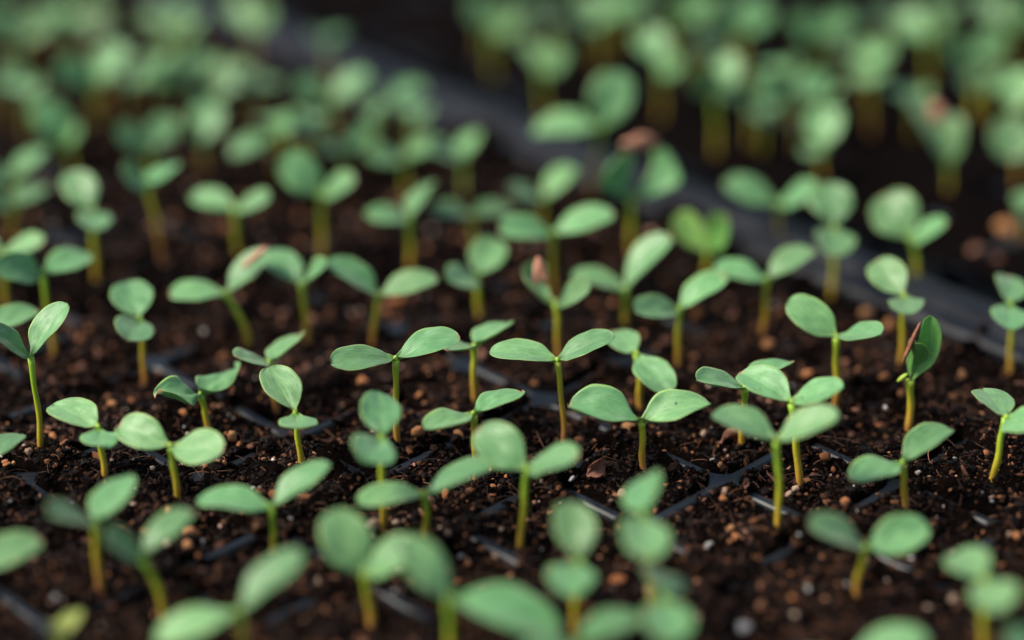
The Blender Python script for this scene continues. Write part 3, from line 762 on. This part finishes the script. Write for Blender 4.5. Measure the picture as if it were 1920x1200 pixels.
for i_, s in enumerate(S):
    _, b0_, _ = seedling(*s)
    if i_ < len(SHORT) and SHORT[i_]: FEET.append((b0_[0], b0_[1], SHORT[i_]))

EXTRA = [('top left corner', -10, 380, 60, 260, 10), ('upper left, in front of the grey rim', 380, 780, 150, 330, 7), ('back tray at the top centre', 880, 1200, 60, 200, 5),
         ('back tray at the top right', 1240, 1900, 90, 300, 12)]
for reg, x0, x1, y0, y1, n in EXTRA:
    for k in range(n):
        ordn = ['leftmost', 'second from left', 'third from left', 'fourth from left', 'fifth from left', 'sixth from left', 'seventh from left', 'eighth from left', 'ninth from left', 'tenth from left', 'eleventh from left', 'rightmost'][11 if k == n-1 else k]
        bx = x0+(x1-x0)*(k+random.uniform(0.1, 0.9))/n; by = random.uniform(y0, y1)
        if reg.startswith('back') and rim_dist(*on_ground(bx, by)[:2]) < 0.04: by -= 90
        nx = bx+random.uniform(-6, 6); ny = by-random.uniform(60, 90); a = random.uniform(-1.2, 1.2)
        dx, dy = 46*math.cos(a), -22+26*math.sin(a)
        seedling(bx, by, nx, ny, (nx+dx, ny+dy, random.uniform(34, 50)), (nx-dx, ny-22-26*math.sin(a), random.uniform(34, 50)),
                 ordn+' dim indistinct seedling, '+reg, group='dim seedlings, '+reg, bud=False)

# special ones ---------------------------------------------------------------
seedling(472,657,425,553,(313,552,42,F_(sign=-1)),(508,466,46),'seedling on a leaning stem with an orange husk edging its raised leaf',
    husk=[(478,482,34,6,(0.75,0.1,0.62),M_HUSK_PINK)])
seedling(1045,670,1042,572,(1012,486,44,F_(cup=.2,bow=(-.6,0,0.05))),(1110,533,44),'seedling with a pink husk held in its curled left leaf, behind the central one',
    husk=[(1016,508,30,9,(-0.3,0.1,1),M_HUSK_PINK),(1006,512,24,6,(-0.05,0.2,1),M_HUSK_PINK)])
seedling(1182,472,1184,378,(1170,278,64,F_(cup=.25,bow=(-.6,0,0))),(1245,272,66,F_(cup=.25,bow=(.75,0,0),sign=1)),'strongly blurred seedling whose leaves close in a ring under a red husk',
    husk=[(1200,268,36,13,(1,0.1,0.05),M_HUSK_PINK),(1212,260,24,9,(1,0.2,-0.4),M_HUSK_PINK)])
seedling(1325,522,1326,474,(1268,392,60,F_(cup=.2,bow=(-.12,0,0))),(1362,396,54,F_(cup=.15,sign=-1,bow=(.12,0,0))),'soft bright green seedling with half folded leaves, low on the soil by the rim', mat=M_LEAF_BRIGHT)
seedling(1778,372,1778,312,(1702,175,56),(1795,205,64,F_(sign=-1)),'strongly blurred seedling with a pinkish husk between its leaves, back tray',
    husk=[(1757,212,24,14,(-0.4,0.1,1),M_HUSK_PINK)])
seedling(98,1270,112,1205,(146,1137,46,F_(L=.011)),(92,1165,36,F_(L=.009)),'small blurred yellow seedling still folded, bottom left corner', mat=M_LEAF_YEL)
# the one still unfolding, with its husk
def unfolding():
    B = on_ground(1705, 808, 0.0); N0 = on_plane(1706, 712, B[1])
    root = empty('seedling', B)
    tag(root, 'bright green seedling still folded upright with a brown husk on its left side', 'seedling', 'seedlings growing in the trays')
    make_stem(root, B, N0, 0.0010)
    def L(tx, ty, dy, W, lat, **kw):
        T = on_plane(tx, ty, N0[1]+dy)
        V, Fc, UV = leaf_geo(N0, T, np.array(lat, float), W, **kw)
        o = link_mesh('cotyledon', [q-B for q in V], Fc, M_LEAF_BRIGHT, root); add_uv(o, UV)
    L(1745, 592, 0.003, 0.0078, (1.0, 0.12, -0.25), bow=(0.13, -0.05, 0), cup=0.2, wave=0.5, seed=3)
    L(1717, 642, -0.0025, 0.0068, (0.9, -0.5, -0.1), arch=0.16, cup=0.34, wave=0.7, seed=5)
    c = on_plane(1692, 708, N0[1]-0.001)
    V, Fc = blob_geo(c, 0.0007, 0.0008, 0.0020, axis=(0.8, 0, 0.75)); link_mesh('leaf_spur', [q-B for q in V], Fc, M_BUD, root)
    c = on_plane(1709, 642, N0[1]-0.0012)
    V, Fc = blob_geo(c, 0.0007, 0.0015, 0.0068, axis=(0.33, 0.05, 1), rough=0.14, seed=4, nu=14, nv=14)
    link_mesh('seed_husk', [q-B for q in V], Fc, M_HUSK, root)
unfolding(); g_ = on_ground(1705, 808); FEET.append((g_[0], g_[1], 'the folded husk seedling'))
g_ = on_ground(472, 657); FEET.append((g_[0], g_[1], 'the orange-husked leaning seedling')); g_ = on_ground(1045, 670); FEET.append((g_[0], g_[1], 'the pink-husked seedling'))

# soil pushed up round the stem feet
def foot_crumbs():
    Vs = []; Fs = []; n0 = 0
    for x0, y0, h in FEET:
        for k in range(26):
            a = random.uniform(0, 6.28); d = 0.0009+abs(random.gauss(0, 0.0018)); s_ = random.uniform(0.0003, 0.0010)
            x, y = x0+math.cos(a)*d, y0+math.sin(a)*d
            z = float(soil_h(x, y))+s_*0.4+max(0, 0.0008-d*0.3)
            q = ICO*(1+RNG.uniform(-.35, .35, (12, 1)))*s_*RNG.uniform(.6, 1.2, 3)+np.array([x, y, z])
            Vs.append(q); Fs.append(ICOF+n0); n0 += 12
    return link_mesh_np('soil_crumbs', np.concatenate(Vs), np.concatenate(Fs), M_CRUMB, smooth=False)
tag(foot_crumbs(), 'crumbs of soil pushed up round the feet of the stems', 'soil crumbs', kind='stuff')

# ------------------------------------------------------------------ pebbles
def pebble_mesh(name, seed, mat, sub=2):
    rs = np.random.default_rng(seed)
    V = ICO.copy(); Fs = [tuple(f) for f in ICOF]
    for _ in range(sub):
        cache = {}; V = list(V); nf = []
        def mid(a, b):
            k = (min(a, b), max(a, b))
            if k not in cache: V.append(unit(np.array(V[a])+np.array(V[b]))); cache[k] = len(V)-1
            return cache[k]
        for a, b, c in Fs:
            x, y, z = mid(a, b), mid(b, c), mid(c, a); nf += [(a, x, z), (b, y, x), (c, z, y), (x, y, z)]
        Fs = nf
    V = np.array(V); d = rs.normal(size=(7, 3)); d /= np.linalg.norm(d, axis=1)[:, None]
    for k in range(7):                                 # flats and hollows
        h = V@d[k]; lim = rs.uniform(0.62, 0.9)
        V = V-np.outer(np.clip(h-lim, 0, 1)*0.8, d[k])
    V *= 1+0.06*rs.normal(size=(len(V), 1))
    V *= 1+0.28*np.sin(V@rs.normal(size=3)*2.2+rs.uniform(0, 6))[:, None]*rs.uniform(0.4, 1)
    V *= rs.uniform(0.62, 1.15, 3)
    me = bpy.data.meshes.new(name); me.from_pydata([tuple(map(float, q)) for q in V], [], Fs)
    me.polygons.foreach_set('use_smooth', [True]*len(me.polygons)); me.materials.append(mat)
    return me
PM = {k: [pebble_mesh('pebble', 10*i+s, m) for s in range(4)] for i, (k, m) in enumerate({'o': M_PEB_O, 't': M_PEB_T, 'p': M_PEB_P, 'w': M_PEB_W}.items())}
PCOL = {'o': 'orange', 't': 'tan', 'p': 'dull reddish', 'w': 'whitish'}
TAKEN = set()
def plabel(g, r, k):
    ds = sorted((math.hypot(g[0]-x, g[1]-y), x, y, h) for x, y, h in FEET)
    size = 'tiny' if r < 7 else 'small' if r < 11 else 'mid-sized' if r < 15 else 'large'
    for d, x, y, h in ds[:5]:
        dx, dy = g[0]-x, g[1]-y
        side = ('right' if dx > 0 else 'left') if abs(dx) > abs(dy)*0.6 else ('behind' if dy > 0 else 'in front')
        pre = 'just ' if d < 0.009 else '' if d < 0.02 else 'further '
        lab = f"{size} {PCOL[k]} pebble {pre}{side + ' of' if side != 'behind' else side} {h}"
        if lab not in TAKEN: TAKEN.add(lab); return lab
    return lab
def pebble(px, py, r, k, label=None, el=1.0):
    g = on_ground(px, py); z = float(soil_h(g[0], g[1])) if rim_dist(g[0], g[1]) < 0 else 0
    r *= 0.74 if k == 'p' else 0.9
    g = on_ground(px, py+r*0.3, z); s = FPX/depth(g); rr = (r-0.12*120*abs(1-0.572/depth(g)))/s
    o = bpy.data.objects.new('pebble', random.choice(PM[k])); C.objects.link(o)
    o.location = (g[0], g[1], z+rr*0.55)
    o.rotation_euler = (random.uniform(0, 6.3) if el == 1 else 0, random.uniform(-.3, .3), random.uniform(0, 6.3) if el == 1 else 0.2)
    o.scale = (rr*el, rr, rr*0.9)
    tag(o, label or plabel(g, r, k), 'pebble', None if label else {'o': 'orange grit pebbles', 't': 'tan grit pebbles', 'p': 'pinkish grit pebbles', 'w': 'whitish grains'}[k])
PB = [(1548,858,14,'o','rounded orange pebble on the bare soil behind the lower right seedlings'),(1513,702,13,'o','long orange pebble, soft, above the broad leaf',1.5),
 (1310,592,19,'o','round blurred orange pebble right of the arched-leaf seedling'),(1440,648,18,'o','large blurred orange pebble at the foot of the tall soft seedling'),
 (356,1000,18,'o','largest of the orange pebbles clustered beside the leaning lower left seedling'),(1378,1008,13,'o','orange pebble touching a smaller one, below the tray junction',1.2),
 (1327,1026,12,'w','white pebble under an orange one, below the tray junction'),(785,810,15,'o','orange pebble at the end of a bare rib right of the tall pale seedling'),
 (860,817,12,'o','orange pebble under the speckled seedling'),(835,930,13,'o','orange pebble behind the yellow stem top below the centre'),
 (1160,1086,14,'o','long orange pebble below the figure-eight leaves',1.9),(1395,1178,17,'w','large blurred white pebble near the bottom edge'),
 (700,985,14,'t','tan pebble left of the yellow-green stem foot',1.2),(808,946,13,'t','yellowish tan pebble just under the thin level leaves'),
 (515,930,13,'o','orange pebble showing between the leaf pair in the lower left'),(680,716,15,'o','blurred orange pebble under the left leaf of the tall pale seedling',1.4),
 (1645,798,14,'o','orange pebble left of the folded seedling'),(1585,940,13,'o','knobbly tan-orange pebble in the lower right cell'),
 (1550,943,11,'p','reddish knobbly pebble beside the tan-orange one'),(1183,803,13,'o','orange pebble hidden behind the winged seedling stem',1.3)]
PB += [(x, y, r, k) for x, y, r, k in [(1562,882,7,'o'),(1595,816,9,'p'),(1604,770,10,'p'),(1625,592,17,'o'),(1668,612,17,'o'),(1585,682,13,'p'),(1605,745,9,'o'),
 (1700,720,9,'p'),(1715,690,12,'p'),(1740,690,12,'p'),(1650,690,14,'p'),(1610,700,12,'o'),(1690,738,9,'o'),(1655,742,9,'p'),(1660,765,7,'w'),(1725,775,9,'t'),
 (1828,470,22,'p'),(1870,490,20,'p'),(1885,430,22,'o'),(1805,703,11,'o'),(1815,728,9,'p'),(1790,770,9,'p'),(1815,778,9,'p'),(1840,783,11,'o',),(1845,824,9,'o'),(1850,850,7,'o'),
 (1790,860,5,'w'),(1720,888,6,'t'),(1722,885,5,'w'),(1860,940,5,'w'),(1842,924,5,'w'),(315,1020,12,'t'),(352,1024,12,'o'),(378,1016,8,'w'),(373,1044,10,'o'),
 (315,958,9,'o'),(742,980,8,'t'),(705,1008,8,'t'),(757,977,5,'t'),(1085,826,9,'o'),(1110,862,8,'o'),(1165,926,10,'t'),(1145,940,6,'t'),(1323,1010,11,'o'),(1370,994,10,'o'),(1408,1011,8,'p'),
 (1480,928,11,'t'),(1492,918,9,'t'),(1358,922,8,'t'),(1357,936,9,'o'),(1378,835,8,'p'),(1350,875,9,'o'),(1400,876,6,'t'),(1305,758,9,'p'),(1318,815,8,'t'),(1302,818,6,'p'),(1335,863,5,'w'),
 (1072,898,6,'w'),(950,895,6,'o'),(925,912,7,'o'),(955,905,5,'o'),(1015,903,4,'t'),(1215,1112,11,'t'),(1485,1122,12,'o'),(1490,1152,10,'t'),(1515,1105,9,'w'),(1587,1098,10,'w'),
 (1630,1115,9,'p'),(1740,1140,9,'t'),(1787,1122,13,'t'),(1708,1047,7,'w'),(1905,1005,9,'o'),(1893,1002,7,'t'),(1765,1160,7,'p'),(1690,1102,8,'p'),(865,1045,9,'w'),(928,1045,9,'t'),(940,993,6,'t'),(942,1032,7,'t'),
 (1015,1032,7,'w'),(840,1000,8,'t'),(826,990,6,'t'),(900,1100,9,'p'),(1040,1100,8,'p'),(100,822,11,'o'),(125,832,12,'o'),(54,848,9,'t'),(25,870,6,'o'),(100,716,13,'p'),(212,760,12,'o'),(246,756,13,'o'),(60,690,14,'p'),
 (172,700,13,'p'),(155,690,12,'p'),(185,665,13,'p'),(345,775,10,'o'),(332,768,7,'p'),(436,820,12,'o'),(449,836,8,'o'),(470,838,9,'p'),(481,862,8,'o'),(286,878,6,'t'),(280,845,6,'w'),(258,776,7,'p'),(282,724,10,'o'),
 (560,700,13,'p'),(575,690,12,'p'),(420,672,18,'o'),(455,700,13,'p'),(465,720,10,'p'),(500,755,9,'p'),(715,712,12,'p'),(742,735,12,'p'),(820,692,15,'p'),(787,742,11,'o'),(905,667,16,'p'),(1003,723,13,'o'),(743,565,17,'o'),(775,560,15,'p'),
 (585,600,15,'p'),(530,590,14,'p'),(500,585,14,'p'),(620,585,13,'p'),(95,952,7,'t'),(12,870,8,'o'),(137,942,5,'w'),(20,940,5,'w'),(475,916,6,'w'),(487,914,4,'w'),(545,972,5,'w'),(498,1022,7,'w'),(255,918,5,'t'),
 (105,1120,9,'w'),(118,1128,6,'t'),(220,1112,8,'p'),(595,1092,10,'t'),(625,1095,8,'p'),(745,1090,12,'p'),(740,1110,8,'w'),(690,1085,8,'t'),(1215,1105,9,'t'),(1395,730,9,'p'),(1530,775,10,'p'),(1508,775,8,'o'),
 (1480,790,8,'o'),(1230,610,14,'p'),(1250,640,13,'p'),(1375,590,16,'p'),(1300,690,12,'p'),(1225,700,12,'p'),(620,640,13,'p'),(840,600,14,'p'),(960,560,13,'p'),(1890,760,9,'p'),(1800,640,13,'p'),(1760,650,12,'p'),(340,640,14,'p'),(250,480,18,'p'),(430,430,20,'o'),(500,470,18,'p'),(450,560,15,'p')]]
for p in PB: pebble(*p)
for i in range(60):
    y = random.uniform(500, 1190)**1.0; x = random.uniform(0, 1920)
    g = on_ground(x, y)
    if rim_dist(g[0], g[1]) > -0.03: continue
    pebble(x, y, random.uniform(3.5, 8.5)*(y+600)/1500, random.choice('oppptw'))

# ------------------------------------------------------------------ dry bits
def flake(px, py, lpx, wpx, ang, label, cat, name, lift=0.0012, mat=None, cup=0.16, sx=0.0):
    g = on_ground(px, py); z = float(soil_h(g[0], g[1])); g = on_ground(px, py, z); s = FPX/depth(g)
    d = np.array([math.cos(ang), 0.3*math.sin(ang), 0.9*math.sin(ang)])
    L = lpx/s; a = g-d*L/2; b = g+d*L/2; a[2] = max(a[2], z+0.0004); 
    mid = np.array([0, 0, lift])
    lat = np.array([-math.sin(ang), -0.35, math.cos(ang)*0.9])
    V, Fc, UV = leaf_geo(a+mid, b+mid, lat, wpx/s, arch=0.14, cup=cup, wave=1.6, seed=int(px))
    o = link_mesh(name, [q-g for q in V], Fc, mat or M_DRY, loc=g); add_uv(o, UV)
    tag(o, label, cat)
flake(1117,898,70,34,1.05,'curled brown dry leaf scrap on the soil between two bare ribs','leaf scrap','leaf_scrap', lift=0.002)
flake(1368,836,66,18,0.95,'soft brown splinter of bark at the foot of the half hidden seedling','bark chip','bark_chip')
flake(1397,920,34,12,1.4,'small reddish bark chip beside the bare tray junction','bark chip','bark_chip')
flake(1140,852,30,12,0.5,'small brown flake at the tip of the pointed leaf right of centre','bark flake','bark_flake')
flake(1325,950,30,10,-0.5,'thin brown flake below the bare tray junction','bark flake','bark_flake')
flake(1447,905,30,5,-0.9,'thin orange splinter left of the red-brown stem foot','splinter','splinter')
flake(1808,888,32,6,-1.1,'thin reddish splinter in the cell at the right','splinter','splinter')
